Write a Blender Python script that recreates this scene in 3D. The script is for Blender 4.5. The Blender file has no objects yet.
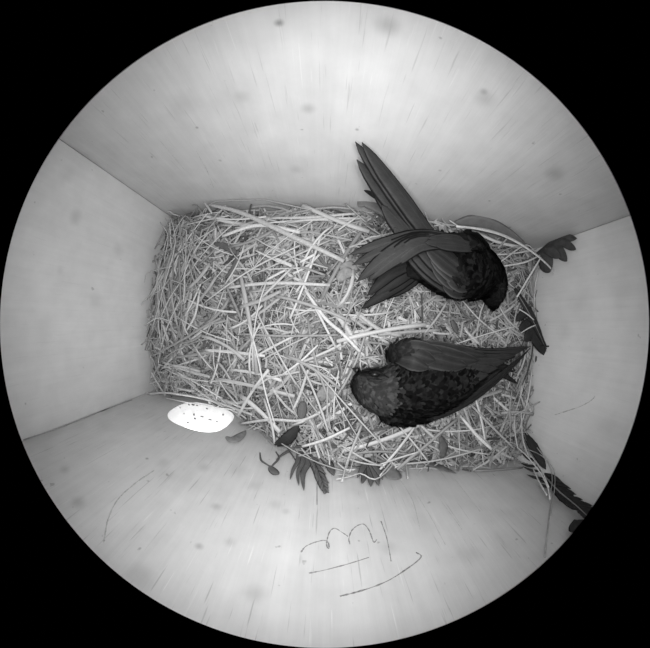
import bpy, bmesh, math, random
from mathutils import Vector, Matrix, noise

random.seed(11)
scene = bpy.context.scene
C = scene.collection

# ------------------------------------------------------------------ camera, sky, lamps, exposure
H = 0.235                       # lens height above the box floor
HALF = math.radians(82)         # half field of view of the fisheye lens
cam_data = bpy.data.cameras.new('nest_camera')
cam_data.type = 'PANO'
cam_data.clip_start = 0.001
cam_data.panorama_type = 'FISHEYE_EQUIDISTANT'
cam_data.fisheye_fov = 2 * HALF
cam = bpy.data.objects.new('nest_camera', cam_data)
cam.location = (0, 0, H)
C.objects.link(cam)
scene.camera = cam

world = bpy.data.worlds.new('daylight')
scene.world = world
world.use_nodes = True
world.node_tree.nodes['Background'].inputs['Color'].default_value = (1, 1, 1, 1)
world.node_tree.nodes['Background'].inputs['Strength'].default_value = 3.2

for i in range(6):              # ring of infrared diodes round the lens
    ld = bpy.data.lights.new('infrared_diode', 'AREA')
    ld.shape = 'DISK'
    ld.size = 0.007
    ld.energy = 0.060
    lo = bpy.data.objects.new('infrared_diode', ld)
    an = math.radians(60 * i + 20)
    lo.location = (0.017 * math.cos(an), 0.017 * math.sin(an), H + 0.003)
    C.objects.link(lo)

vs = scene.view_settings
vs.view_transform = 'Standard'
vs.look = 'None'
vs.exposure = 0.0
vs.gamma = 1.0
vs.use_curve_mapping = False

# ------------------------------------------------------------------ frame of the box
K = 325 / HALF
PH = math.radians(7.4)
A, B, Cc, D = 0.1996, 0.2036, 0.1048, 0.1092     # distance of the four walls from the lens axis
CP, SP = math.cos(PH), math.sin(PH)


def uv2w(u, v, z=0.0):
    return Vector((u * CP + v * SP, -u * SP + v * CP, z))


def w2uv(x, y):
    return x * CP - y * SP, x * SP + y * CP


def ray(px, py):
    dx, dy = px - 325, 324 - py
    r = max(math.hypot(dx, dy), 1e-6)
    t = r / K
    return Vector((dx / r * math.sin(t), dy / r * math.sin(t), -math.cos(t)))


def P(px, py, z):
    """point of the place at height z"""
    d = ray(px, py)
    return Vector((0, 0, H)) + d * ((z - H) / d.z)


def W(px, py, side, off=0.001):
    """point on a wall, off metres proud of it, in world coordinates"""
    d = ray(px, py)
    u, v = w2uv(d.x, d.y)
    s = {'front': (-D + off) / v, 'back': (Cc - off) / v,
         'left': (-A + off) / u, 'right': (B - off) / u}[side]
    return Vector((0, 0, H)) + d * s


def corner(px, py, off):
    """on the right or the front board, whichever the line of sight meets first"""
    a, b = W(px, py, 'right', off), W(px, py, 'front', off)
    o0 = Vector((0, 0, H))
    return a if (a - o0).length < (b - o0).length else b


# ------------------------------------------------------------------ materials
def new_mat(name):
    m = bpy.data.materials.new(name)
    m.use_nodes = True
    return m, m.node_tree.nodes, m.node_tree.links, m.node_tree.nodes['Principled BSDF']


def grey(v):
    return (v, v, v, 1)


def mth(N, L, op, a, b=None, clamp=False):
    n = N.new('ShaderNodeMath')
    n.operation = op
    n.use_clamp = clamp
    for i, x in enumerate((a, b)):
        if x is None:
            continue
        if isinstance(x, (int, float)):
            n.inputs[i].default_value = x
        else:
            L.new(x, n.inputs[i])
    return n.outputs[0]


def noise_tex(N, L, vec, scale, detail=3, rough=0.5):
    n = N.new('ShaderNodeTexNoise')
    n.inputs['Scale'].default_value = scale
    n.inputs['Detail'].default_value = detail
    n.inputs['Roughness'].default_value = rough
    L.new(vec, n.inputs['Vector'])
    return n.outputs['Fac']


def ramp(N, L, fac, stops):
    n = N.new('ShaderNodeValToRGB')
    e = n.color_ramp.elements
    e[0].position, e[0].color = stops[0][0], grey(stops[0][1])
    e[1].position, e[1].color = stops[-1][0], grey(stops[-1][1])
    for p, v in stops[1:-1]:
        x = e.new(p)
        x.color = grey(v)
    L.new(fac, n.inputs['Fac'])
    return n.outputs['Color']


def wall_mat(name, base, along, stains_lens_spots=(), grain=0.10, scratch=0.5):
    """pale sanded board; grain runs up the wall; 'along' is the axis along the wall (0 = x, 1 = y)"""
    m, N, L, bs = new_mat(name)
    tc = N.new('ShaderNodeTexCoord')
    mp = N.new('ShaderNodeMapping')
    L.new(tc.outputs['Object'], mp.inputs['Vector'])
    sc = [1, 1, 1]
    sc[2] = 0.035
    mp.inputs['Scale'].default_value = sc
    g1 = noise_tex(N, L, mp.outputs['Vector'], 260, 4, 0.6)
    g2 = noise_tex(N, L, mp.outputs['Vector'], 900, 2, 0.5)
    big = noise_tex(N, L, tc.outputs['Object'], 14, 3, 0.55)
    speck = noise_tex(N, L, tc.outputs['Object'], 150, 2, 0.5)
    v = mth(N, L, 'MULTIPLY', mth(N, L, 'SUBTRACT', g1, 0.5), grain)
    v = mth(N, L, 'ADD', v, base)
    v = mth(N, L, 'ADD', v, mth(N, L, 'MULTIPLY', mth(N, L, 'SUBTRACT', big, 0.5), 0.22))
    mid = noise_tex(N, L, tc.outputs['Object'], 55, 4, 0.65)
    v = mth(N, L, 'ADD', v, mth(N, L, 'MULTIPLY', mth(N, L, 'SUBTRACT', mid, 0.5), 0.14))
    # fine dark saw lines
    ln = ramp(N, L, g2, [(0.0, 1), (0.27, 1), (0.34, 0), (1, 0)])
    v = mth(N, L, 'SUBTRACT', v, mth(N, L, 'MULTIPLY', ln, 0.2 * scratch))
    ln2 = ramp(N, L, g2, [(0.0, 0), (0.68, 0), (0.76, 1), (1, 1)])
    v = mth(N, L, 'ADD', v, mth(N, L, 'MULTIPLY', ln2, 0.12 * scratch))
    sp = ramp(N, L, speck, [(0.0, 0), (0.735, 0), (0.78, 1), (1, 1)])
    v = mth(N, L, 'SUBTRACT', v, mth(N, L, 'MULTIPLY', sp, 0.22))
    for (pt, rad, amt) in stains_lens_spots:
        vm = N.new('ShaderNodeVectorMath')
        vm.operation = 'DISTANCE'
        L.new(tc.outputs['Object'], vm.inputs[0])
        vm.inputs[1].default_value = pt
        mr = N.new('ShaderNodeMapRange')
        mr.interpolation_type = 'SMOOTHSTEP'
        mr.inputs['From Min'].default_value = rad
        mr.inputs['From Max'].default_value = 0.0
        mr.inputs['To Min'].default_value = 0
        mr.inputs['To Max'].default_value = amt
        L.new(vm.outputs['Value'], mr.inputs['Value'])
        v = mth(N, L, 'MULTIPLY', v, mth(N, L, 'SUBTRACT', 1.0, mr.outputs[0]))
    cb = N.new('ShaderNodeCombineColor')
    for i in range(3):
        L.new(v, cb.inputs[i])
    L.new(cb.outputs[0], bs.inputs['Base Color'])
    bs.inputs['Roughness'].default_value = 0.55
    bs.inputs['Specular IOR Level'].default_value = 0.25
    bp = N.new('ShaderNodeBump')
    bp.inputs['Strength'].default_value = 0.25
    bp.inputs['Distance'].default_value = 0.0006
    L.new(g1, bp.inputs['Height'])
    L.new(bp.outputs[0], bs.inputs['Normal'])
    return m


def plain_mat(name, v, rough=0.7, var=0.3, scale=200, spec=0.3):
    m, N, L, bs = new_mat(name)
    tc = N.new('ShaderNodeTexCoord')
    f = noise_tex(N, L, tc.outputs['Object'], scale, 3)
    L.new(ramp(N, L, f, [(0.25, v * (1 - var)), (0.75, v * (1 + var))]), bs.inputs['Base Color'])
    bs.inputs['Roughness'].default_value = rough
    bs.inputs['Specular IOR Level'].default_value = spec
    return m


def straw_mat(name, per_island, lo, mid, hi):
    m, N, L, bs = new_mat(name)
    if per_island:
        g = N.new('ShaderNodeNewGeometry')
        rnd = g.outputs['Random Per Island']
    else:
        g = N.new('ShaderNodeObjectInfo')
        rnd = g.outputs['Random']
    tc = N.new('ShaderNodeTexCoord')
    st = noise_tex(N, L, tc.outputs['Object'], 700, 3)
    base = ramp(N, L, rnd, [(0.0, lo), (0.35, mid), (1.0, hi)])
    v = mth(N, L, 'MULTIPLY', base, mth(N, L, 'ADD', 0.62, mth(N, L, 'MULTIPLY', st, 0.76)))
    cb = N.new('ShaderNodeCombineColor')
    for i in range(3):
        L.new(v, cb.inputs[i])
    L.new(cb.outputs[0], bs.inputs['Base Color'])
    bs.inputs['Roughness'].default_value = 0.45
    bs.inputs['Specular IOR Level'].default_value = 0.35
    return m


def feather_mat(name, v, edge, var=0.35, rough=0.6, spec=0.15, gap_shade=True):
    """vane colour with barb streaks and a paler rim or painted shade along the edges; reads the across / along attributes of the blade"""
    m, N, L, bs = new_mat(name)
    at = N.new('ShaderNodeAttribute')
    at.attribute_name = 'vane'
    sx = N.new('ShaderNodeSeparateXYZ')
    L.new(at.outputs['Vector'], sx.inputs[0])
    across = mth(N, L, 'ABSOLUTE', sx.outputs[0])
    mp = N.new('ShaderNodeCombineXYZ')
    L.new(mth(N, L, 'MULTIPLY', across, 2.0), mp.inputs[0])
    L.new(mth(N, L, 'SUBTRACT', mth(N, L, 'MULTIPLY', sx.outputs[1], 60.0), mth(N, L, 'MULTIPLY', across, 9.0)), mp.inputs[1])
    barb = noise_tex(N, L, mp.outputs[0], 1.6, 3)
    tc = N.new('ShaderNodeTexCoord')
    bl = noise_tex(N, L, tc.outputs['Object'], 120, 2)
    sgn = mth(N, L, 'ADD', mth(N, L, 'MULTIPLY', sx.outputs[0], 0.5), 0.5)
    if gap_shade:  # shade lines between overlapping feathers, painted into the vane edges
        stops = [(0.0, -0.95), (0.05, -0.9), (0.11, 0.35), (0.24, 0.0), (0.485, 0.0), (0.5, 0.6), (0.515, 0.0), (0.76, 0.0), (0.89, 0.35), (0.95, -0.9), (1.0, -0.95)]
    else:
        stops = [(0.0, 1.0), (0.05, 1.0), (0.12, 0.0), (0.30, -0.25), (0.485, 0.0), (0.5, 0.4), (0.515, 0.0), (0.70, -0.25), (0.88, 0.0), (0.95, 1.0), (1.0, 1.0)]
    rim = mth(N, L, 'SUBTRACT', ramp(N, L, sgn, [(p_, v_ + 1.0) for p_, v_ in stops]), 1.0)
    val = mth(N, L, 'MAXIMUM', mth(N, L, 'ADD', v, mth(N, L, 'MULTIPLY', rim, edge)), v * 0.25)
    val = mth(N, L, 'MULTIPLY', val, mth(N, L, 'ADD', 1 - var, mth(N, L, 'MULTIPLY', barb, 2 * var)))
    val = mth(N, L, 'MULTIPLY', val, mth(N, L, 'ADD', 0.7, mth(N, L, 'MULTIPLY', bl, 0.6)))
    cb = N.new('ShaderNodeCombineColor')
    for i in range(3):
        L.new(val, cb.inputs[i])
    L.new(cb.outputs[0], bs.inputs['Base Color'])
    bs.inputs['Roughness'].default_value = rough
    bs.inputs['Specular IOR Level'].default_value = spec
    bp = N.new('ShaderNodeBump')
    bp.inputs['Strength'].default_value = 0.3
    bp.inputs['Distance'].default_value = 0.0004
    L.new(barb, bp.inputs['Height'])
    L.new(bp.outputs[0], bs.inputs['Normal'])
    return m


def plumage_mat(name, lo, hi):
    m, N, L, bs = new_mat(name)
    g = N.new('ShaderNodeNewGeometry')
    tc = N.new('ShaderNodeTexCoord')
    f = noise_tex(N, L, tc.outputs['Object'], 330, 4, 0.6)
    r = ramp(N, L, g.outputs['Random Per Island'], [(0.0, lo), (0.5, lo + (hi - lo) * 0.22), (1.0, hi)])
    v = mth(N, L, 'MULTIPLY', r, mth(N, L, 'ADD', 0.45, f))
    cb = N.new('ShaderNodeCombineColor')
    for i in range(3):
        L.new(v, cb.inputs[i])
    L.new(cb.outputs[0], bs.inputs['Base Color'])
    bs.inputs['Roughness'].default_value = 0.8
    bs.inputs['Specular IOR Level'].default_value = 0.05
    return m


M_straw = straw_mat('dry_straw', False, 0.26, 0.47, 0.74)
M_litter = straw_mat('chopped_straw', True, 0.07, 0.28, 0.62)
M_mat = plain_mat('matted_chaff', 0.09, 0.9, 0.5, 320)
M_wing = feather_mat('wing_feather', 0.030, 0.038, 0.5)
M_wingpale = feather_mat('covert_feather', 0.030, 0.042, 0.5, gap_shade=False)
M_tail = feather_mat('tail_feather', 0.019, 0.018, 0.4)
M_body = plain_mat('body_plumage', 0.010, 0.8, 0.6, 260, 0.05)
M_head = plain_mat('crown_plumage', 0.058, 0.8, 0.45, 420, 0.12)
M_scale = plumage_mat('back_feathers', 0.0008, 0.021)
M_crown = plumage_mat('crown_feathers', 0.026, 0.068)
M_black = plain_mat('horn_black', 0.012, 0.35, 0.3, 300, 0.5)
M_eye = plain_mat('eye_black', 0.006, 0.4, 0.1, 300, 0.3)
M_loose = feather_mat('loose_dark_feather', 0.032, 0.02, 0.4)
M_loosemid = feather_mat('loose_grey_feather', 0.13, 0.08, 0.5)
M_loosepale = feather_mat('loose_pale_feather', 0.17, 0.06, 0.25)
M_shaft = plain_mat('feather_shaft', 0.5, 0.4, 0.15, 200)
M_shaftdark = plain_mat('dark_feather_shaft', 0.22, 0.4, 0.15, 200)
M_leaf = plain_mat('withered_leaf', 0.12, 0.7, 0.35, 160)
M_pencil = plain_mat('pencil_line', 0.27, 0.6, 0.6, 900)
M_pencilfaint = plain_mat('faint_pencil_line', 0.50, 0.6, 0.4, 900)
M_sawline = plain_mat('saw_line', 0.50, 0.6, 0.4, 900)
M_dirt = plain_mat('dirt_crumb', 0.10, 0.8, 0.5, 500)
M_hair = plain_mat('plant_fibre', 0.42, 0.6, 0.3, 200)


# ------------------------------------------------------------------ builders
def link(name, me, mat, parent=None):
    o = bpy.data.objects.new(name, me)
    if mat is not None and not me.materials:
        me.materials.append(mat)
    C.objects.link(o)
    if parent is not None:
        o.parent = parent
    return o


def mesh_from(verts, faces, smooth=True, name='shape'):
    me = bpy.data.meshes.new(name)
    me.from_pydata([tuple(v) for v in verts], [], faces)
    me.update()
    if smooth:
        me.polygons.foreach_set('use_smooth', [True] * len(me.polygons))
    return me


def tag(o, label=None, cat=None, group=None, kind=None):
    if label:
        o['label'] = label
    if cat:
        o['category'] = cat
    if group:
        o['group'] = group
    if kind:
        o['kind'] = kind
    return o


def empty(name, loc):
    o = bpy.data.objects.new(name, None)
    o.location = loc
    o.empty_display_size = 0.01
    C.objects.link(o)
    return o


def adopt(o, root):
    """parent a mesh built in world coordinates under a root that stands elsewhere"""
    o.parent = root

    def world(q):
        m = q.matrix_basis.copy()
        return m if q.parent is None else world(q.parent) @ q.matrix_parent_inverse @ m
    o.matrix_parent_inverse = world(root).inverted()
    return o


def spline(pts, n):
    """Catmull-Rom through 3D points, n samples"""
    pts = [Vector(p) for p in pts]
    if len(pts) == 2:
        return [pts[0].lerp(pts[1], i / (n - 1)) for i in range(n)]
    out = []
    ext = [pts[0] * 2 - pts[1]] + pts + [pts[-1] * 2 - pts[-2]]
    m = len(pts) - 1
    for i in range(n):
        t = i / (n - 1) * m
        k = min(int(t), m - 1)
        f = t - k
        p0, p1, p2, p3 = ext[k:k + 4]
        out.append(0.5 * ((2 * p1) + (p2 - p0) * f + (2 * p0 - 5 * p1 + 4 * p2 - p3) * f * f
                          + (3 * p1 - p0 - 3 * p2 + p3) * f ** 3))
    return out


def tube(path, rad, sides=5, flat=1.0, normal=Vector((0, 0, 1)), verts=None, faces=None, rads=None):
    """closed tube along a path, appended to verts / faces; flat < 1 squashes it along the normal"""
    if verts is None:
        verts, faces = [], []
    b0 = len(verts)
    n = len(path)
    for i, p in enumerate(path):
        t = (path[min(i + 1, n - 1)] - path[max(i - 1, 0)])
        if t.length < 1e-9:
            t = Vector((1, 0, 0))
        t.normalize()
        s = t.cross(normal)
        if s.length < 1e-4:
            s = t.orthogonal()
        s.normalize()
        w = s.cross(t)
        r = rads[i] if rads else rad
        for k in range(sides):
            a = 2 * math.pi * (k + 0.5) / sides
            verts.append(p + s * (r * math.cos(a)) + w * (r * flat * math.sin(a)))
    for i in range(n - 1):
        for k in range(sides):
            q = b0 + i * sides
            k2 = (k + 1) % sides
            faces.append((q + k, q + k2, q + sides + k2, q + sides + k))
    faces.append(tuple(b0 + k for k in reversed(range(sides))))
    faces.append(tuple(b0 + (n - 1) * sides + k for k in range(sides)))
    return verts, faces


def blade_mesh(path, width, normal=Vector((0, 0, 1)), lead=0.5, n=15, camber=0.10, th=0.00035,
               base=0.45, tipround=0.5, ragged=0.0, peak=0.55, seed=0, flip=1):
    """a feather: two vanes either side of a shaft, thin but closed. path = points base -> tip"""
    pts = spline(path, n)
    rows = []
    cols = (-1, -0.55, 0, 0.55, 1)
    rr = random.Random(seed)
    verts, faces, att = [], [], []
    for i, p in enumerate(pts):
        t = i / (n - 1)
        tg = (pts[min(i + 1, n - 1)] - pts[max(i - 1, 0)]).normalized()
        s = tg.cross(normal)
        s.normalize()
        up = s.cross(tg)
        if t < peak:
            w = base + (1 - base) * math.sin(t / peak * math.pi / 2)
        else:
            q = (t - peak) / (1 - peak)
            w = max(1 - q ** (1 / max(1 - tipround, 0.08)), 0.0) ** 0.7
        w = max(w, 0.02) * width
        row = []
        for cx in cols:
            side = lead if cx * flip < 0 else 1 - lead
            rg = 1 - ragged * rr.random() if abs(cx) == 1 else 1
            off = cx * w * side * rg
            z = -camber * w * cx * cx + (0.0004 if cx == 0 else 0)
            row.append(p + s * off + up * z)
            att.append((cx, t, 0))
        rows.append(row)
    nc = len(cols)
    for row in rows:
        verts += row
    nt = len(verts)
    for i, row in enumerate(rows):
        tg = (pts[min(i + 1, n - 1)] - pts[max(i - 1, 0)]).normalized()
        s = tg.cross(normal).normalized()
        up = s.cross(tg)
        verts += [v - up * th for v in row]
    att = att + att
    for i in range(n - 1):
        for k in range(nc - 1):
            q = i * nc + k
            faces.append((q, q + nc, q + nc + 1, q + 1))
            faces.append((nt + q, nt + q + 1, nt + q + nc + 1, nt + q + nc))
        for k in (0, nc - 1):
            q = i * nc + k
            f = (q, nt + q, nt + q + nc, q + nc)
            faces.append(f if k == 0 else f[::-1])
    faces.append(tuple([k for k in range(nc)] + [nt + k for k in reversed(range(nc))]))
    e = (n - 1) * nc
    faces.append(tuple([e + k for k in reversed(range(nc))] + [nt + e + k for k in range(nc)]))
    me = mesh_from(verts, faces)
    at = me.attributes.new('vane', 'FLOAT_VECTOR', 'POINT')
    at.data.foreach_set('vector', [x for a in att for x in a])
    return me


def join_meshes(meshes):
    """several blades that belong to one torn feather, as one mesh"""
    verts, faces, att = [], [], []
    for me in meshes:
        b = len(verts)
        verts += [v.co.copy() for v in me.vertices]
        faces += [tuple(b + i for i in p.vertices) for p in me.polygons]
        if 'vane' in me.attributes:
            att += [tuple(x.vector) for x in me.attributes['vane'].data]
        else:
            att += [(0, 0, 0)] * len(me.vertices)
        bpy.data.meshes.remove(me)
    me = mesh_from(verts, faces)
    at = me.attributes.new('vane', 'FLOAT_VECTOR', 'POINT')
    at.data.foreach_set('vector', [x for a in att for x in a])
    return me


# ------------------------------------------------------------------ the box
ROT = Matrix.Rotation(-PH, 4, 'Z')


def box_mesh(x0, x1, y0, y1, z0, z1, bev=0.0006):
    bm = bmesh.new()
    bmesh.ops.create_cube(bm, size=1)
    for v in bm.verts:
        v.co = Vector(((x0 + x1) / 2 + v.co.x * (x1 - x0), (y0 + y1) / 2 + v.co.y * (y1 - y0),
                       (z0 + z1) / 2 + v.co.z * (z1 - z0)))
    bmesh.ops.bevel(bm, geom=bm.edges[:], offset=bev, segments=1, affect='EDGES')
    me = bpy.data.meshes.new('board')
    bm.to_mesh(me)
    bm.free()
    return me


def struct(name, me, mat):
    o = link(name, me, mat)
    o.rotation_euler = (0, 0, -PH)
    o['kind'] = 'structure'
    return o


def stain_lens_spot(px, py, side, rad, amt):  # board stains, plus blurred lens-dirt spots painted into the board colour
    p = W(px, py, side, 0.0)
    u, v = w2uv(p.x, p.y)
    return ((u, v, p.z), rad * 1.3, amt * 0.62)


TH = 0.015
TOP = H + 0.010
st_back = [stain_lens_spot(388, 25, 'back', 0.0055, 0.45), stain_lens_spot(308, 108, 'back', 0.0042, 0.38), stain_lens_spot(279, 22, 'back', 0.0022, 0.85),
           stain_lens_spot(241, 96, 'back', 0.0050, 0.22), stain_lens_spot(296, 169, 'back', 0.0055, 0.25), stain_lens_spot(485, 98, 'back', 0.0060, 0.30),
           stain_lens_spot(484, 91, 'back', 0.0022, 0.45), stain_lens_spot(555, 173, 'back', 0.0085, 0.38), stain_lens_spot(183, 102, 'back', 0.0100, 0.16),
           stain_lens_spot(197, 127, 'back', 0.0013, 0.7), stain_lens_spot(357, 129, 'back', 0.0012, 0.7), stain_lens_spot(220, 160, 'back', 0.0016, 0.5),
           stain_lens_spot(440, 170, 'back', 0.0012, 0.5), stain_lens_spot(510, 262 - 35, 'back', 0.0016, 0.7), stain_lens_spot(510, 60, 'back', 0.012, 0.14)]
st_left = [stain_lens_spot(75, 217, 'left', 0.0075, 0.35), stain_lens_spot(67, 175, 'left', 0.0085, 0.18), stain_lens_spot(118, 250, 'left', 0.008, 0.16),
           stain_lens_spot(45, 330, 'left', 0.012, 0.12), stain_lens_spot(97, 300, 'left', 0.009, 0.12), stain_lens_spot(60, 270, 'left', 0.004, 0.15)]
st_front = [stain_lens_spot(163, 463, 'front', 0.0070, 0.25), stain_lens_spot(204, 468, 'front', 0.0060, 0.30), stain_lens_spot(147, 459, 'front', 0.0016, 0.8),
            stain_lens_spot(165, 475, 'front', 0.0080, 0.15), stain_lens_spot(216, 507, 'front', 0.0035, 0.35), stain_lens_spot(199, 547, 'front', 0.0026, 0.5),
            stain_lens_spot(230, 543, 'front', 0.0036, 0.25), stain_lens_spot(255, 594, 'front', 0.0060, 0.3), stain_lens_spot(78, 503, 'front', 0.0060, 0.4),
            stain_lens_spot(65, 470, 'front', 0.0050, 0.3), stain_lens_spot(470, 555, 'front', 0.0090, 0.22), stain_lens_spot(388, 548, 'front', 0.0060, 0.25),
            stain_lens_spot(418, 518, 'front', 0.0070, 0.14), stain_lens_spot(240, 470, 'front', 0.0080, 0.20), stain_lens_spot(255, 486, 'front', 0.0070, 0.20),
            stain_lens_spot(275, 505, 'front', 0.0050, 0.2), stain_lens_spot(286, 512, 'front', 0.003, 0.25), stain_lens_spot(140, 575, 'front', 0.008, 0.25)]
st_right = [stain_lens_spot(585, 300, 'right', 0.012, 0.12), stain_lens_spot(565, 330, 'right', 0.010, 0.10), stain_lens_spot(620, 290, 'right', 0.012, 0.12),
            stain_lens_spot(610, 430, 'right', 0.014, 0.12)]

struct('floor', box_mesh(-A - TH, B + TH, -D - 0.03, Cc + TH, -TH, 0), wall_mat('floor_board', 0.72, 0))
struct('wall_back', box_mesh(-A - TH, B + TH, Cc, Cc + TH, 0.0005, TOP), wall_mat('back_board', 0.64, 0, st_back, 0.10, 0.5))
struct('wall_left', box_mesh(-A - TH, -A, -D, Cc - 0.0005, 0.0005, TOP), wall_mat('left_board', 0.77, 1, st_left, 0.09, 0.2))
struct('wall_right', box_mesh(B, B + TH, -D, Cc - 0.0005, 0.0005, TOP), wall_mat('right_board', 0.77, 1, st_right, 0.12, 0.25))
struct('ceiling', box_mesh(-A - TH, B + TH, -D - 0.03, Cc + TH, TOP + 0.0005, TOP + TH), wall_mat('lid_board', 0.6, 0))

# front wall with the oval entrance hole cut through it
FT = 0.030
HU, HZ, HW, HH = -0.1135, 0.0400, 0.0335, 0.0315


def front_mesh():
    bm = bmesh.new()
    x0, x1, z0, z1 = -A - TH, B + TH, 0.0005, TOP
    outer = [bm.verts.new((x, -D, z)) for x, z in ((x0, z0), (x1, z0), (x1, z1), (x0, z1))]
    inner = []
    nseg = 56
    for i in range(nseg):
        a = 2 * math.pi * i / nseg
        ca, sa = math.cos(a), math.sin(a)
        e = 0.72
        x = HU + HW * math.copysign(abs(ca) ** e, ca)
        z = HZ + HH * math.copysign(abs(sa) ** e, sa)
        inner.append(bm.verts.new((x, -D, z)))
    edges = []
    for lp in (outer, inner):
        for i in range(len(lp)):
            edges.append(bm.edges.new((lp[i], lp[(i + 1) % len(lp)])))
    bmesh.ops.triangle_fill(bm, use_beauty=True, edges=edges)
    r = bmesh.ops.extrude_face_region(bm, geom=bm.faces[:])
    for v in r['geom']:
        if isinstance(v, bmesh.types.BMVert):
            v.co.y -= FT
    bmesh.ops.recalc_face_normals(bm, faces=bm.faces[:])
    me = bpy.data.meshes.new('front_board')
    bm.to_mesh(me)
    bm.free()
    return me


wall_front = struct('wall_front', front_mesh(), wall_mat('front_board', 0.64, 0, st_front, 0.12, 0.8))


# pencil lines on the boards, thin raised strokes that belong to the wall
def stroke(pxs, side, rad, mat, wall, name='pencil_line'):
    path = spline([W(x, y, side, 0.00005) for x, y in pxs], max(8, 5 * len(pxs)))
    nrm = {'front': uv2w(0, 1), 'back': uv2w(0, -1), 'left': uv2w(1, 0), 'right': uv2w(-1, 0)}[side]
    rr = random.Random(len(pxs) + int(pxs[0][0]))
    rads = [rad * (0.25 + 0.75 * rr.random()) for _ in path]
    v, f = tube(path, rad, 5, 0.25, nrm, rads=rads)
    o = link(name, mesh_from(v, f), mat)
    adopt(o, wall)
    return o


wall_back = bpy.data.objects['wall_back']
wall_left = bpy.data.objects['wall_left']
wall_right = bpy.data.objects['wall_right']
for pxs, r in (([(301, 553), (306, 547), (315, 543), (324, 541), (328, 543), (329, 549), (327, 547), (327, 541), (330, 532), (335, 529), (342, 533), (348, 537)], 0.0005),
               ([(350, 545), (349, 539), (352, 531), (358, 526), (364, 525), (369, 531), (372, 539), (374, 543), (377, 540)], 0.0005),
               ([(381, 522), (386, 536), (389, 550), (391, 562)], 0.00045),
               ([(309, 574), (324, 571), (347, 565), (369, 558)], 0.0005),
               ([(340, 597), (360, 592), (385, 583), (405, 571), (421, 558), (416, 553)], 0.0006)):
    stroke(pxs, 'front', r, M_pencil, wall_front)
stroke([(154, 471), (135, 484), (118, 500), (108, 520), (104, 543)], 'front', 0.0007, M_pencilfaint, wall_front, 'scratch')
stroke([(555, 415), (568, 411), (582, 406), (592, 400), (595, 396)], 'right', 0.00055, M_pencilfaint, wall_right, 'scratch')
for pxs in ([(418, 497), (432, 520), (445, 545)], [(440, 500), (462, 530)], [(455, 480), (480, 512)], [(400, 480), (412, 500), (420, 530)]):
    stroke(pxs, 'front', 0.00022, M_sawline, wall_front, 'saw_line')
for pxs in ([(160, 140), (185, 170)], [(196, 150), (208, 172)], [(205, 165), (214, 188)]):
    stroke(pxs, 'back', 0.00022, M_sawline, wall_back, 'saw_line')


# ------------------------------------------------------------------ the nest surface
CTRL = [(-.2, 0, .036), (-.2, -.109, .026), (-.13, -.109, .016), (-.09, -.109, .020), (-.2, .105, .036), (-.1, .105, .046),
        (0, .105, .056), (.1, .105, .074), (.2, .105, .086), (.2, 0, .082), (.2, -.109, .120), (.2, -.07, .098),
        (.1, -.109, .092), (.05, -.109, .093), (.02, -.109, .092), (-.015, -.109, .082), (-.05, -.109, .054), (.15, -.109, .104),
        (-.1, 0, .040), (-.03, 0, .046), (.05, .03, .056), (.09, .02, .062), (.06, -.04, .056), (.12, -.03, .066),
        (-.1, -.06, .030), (-.02, -.06, .050)]


def surf(x, y):
    u, v = w2uv(x, y)
    sw = sz = 0.0
    for (cu, cv, cz) in CTRL:
        w = 1.0 / ((u - cu) ** 2 + (v - cv) ** 2 + 0.0004) ** 1.6
        sw += w
        sz += w * cz
    return sz / sw


GX, GY = 84, 46
_grid = {}
U0, U1, V0, V1 = -A, B, -D, Cc
SG = [[surf(*uv2w(U0 + (U1 - U0) * i / GX, V0 + (V1 - V0) * j / GY).xy) for j in range(GY + 1)] for i in range(GX + 1)]


def nz(x, y):
    """nest height by bilinear lookup"""
    u, v = w2uv(x, y)
    fu = min(max((u - U0) / (U1 - U0), 0), 0.9999) * GX
    fv = min(max((v - V0) / (V1 - V0), 0), 0.9999) * GY
    i, j = int(fu), int(fv)
    a, b = fu - i, fv - j
    return ((SG[i][j] * (1 - b) + SG[i][j + 1] * b) * (1 - a) + (SG[i + 1][j] * (1 - b) + SG[i + 1][j + 1] * b) * a)


def S(px, py, off=0.0):
    """point on the nest surface seen at that spot, off metres above it"""
    z = 0.05
    for _ in range(12):
        p = P(px, py, z)
        z = 0.5 * z + 0.5 * (nz(p.x, p.y) + off)
    return P(px, py, z)


def inside(p, m=0.0015):
    u, v = w2uv(p.x, p.y)
    return -A + m < u < B - m and -D + m < v < Cc - m


nest = empty('straw_nest', (0, 0, 0))
tag(nest, 'flattened straw nest heaped across the whole floor of the box', 'nest')

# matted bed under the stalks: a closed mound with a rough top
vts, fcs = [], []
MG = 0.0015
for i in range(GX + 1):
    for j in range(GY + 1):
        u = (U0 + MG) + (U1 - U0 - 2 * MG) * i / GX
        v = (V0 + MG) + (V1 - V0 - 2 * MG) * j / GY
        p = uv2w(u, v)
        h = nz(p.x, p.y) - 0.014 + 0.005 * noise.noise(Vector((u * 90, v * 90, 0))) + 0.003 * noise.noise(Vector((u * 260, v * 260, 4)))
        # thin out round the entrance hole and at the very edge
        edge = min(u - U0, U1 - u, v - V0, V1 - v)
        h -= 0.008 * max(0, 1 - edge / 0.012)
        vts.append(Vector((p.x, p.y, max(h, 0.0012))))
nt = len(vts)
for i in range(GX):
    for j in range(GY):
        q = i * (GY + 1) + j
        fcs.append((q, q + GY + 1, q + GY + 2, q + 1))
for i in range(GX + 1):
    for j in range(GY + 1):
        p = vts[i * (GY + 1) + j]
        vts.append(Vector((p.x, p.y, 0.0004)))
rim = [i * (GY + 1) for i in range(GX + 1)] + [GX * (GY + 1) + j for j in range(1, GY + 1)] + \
      [i * (GY + 1) + GY for i in range(GX - 1, -1, -1)] + [j for j in range(GY - 1, 0, -1)]
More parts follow.
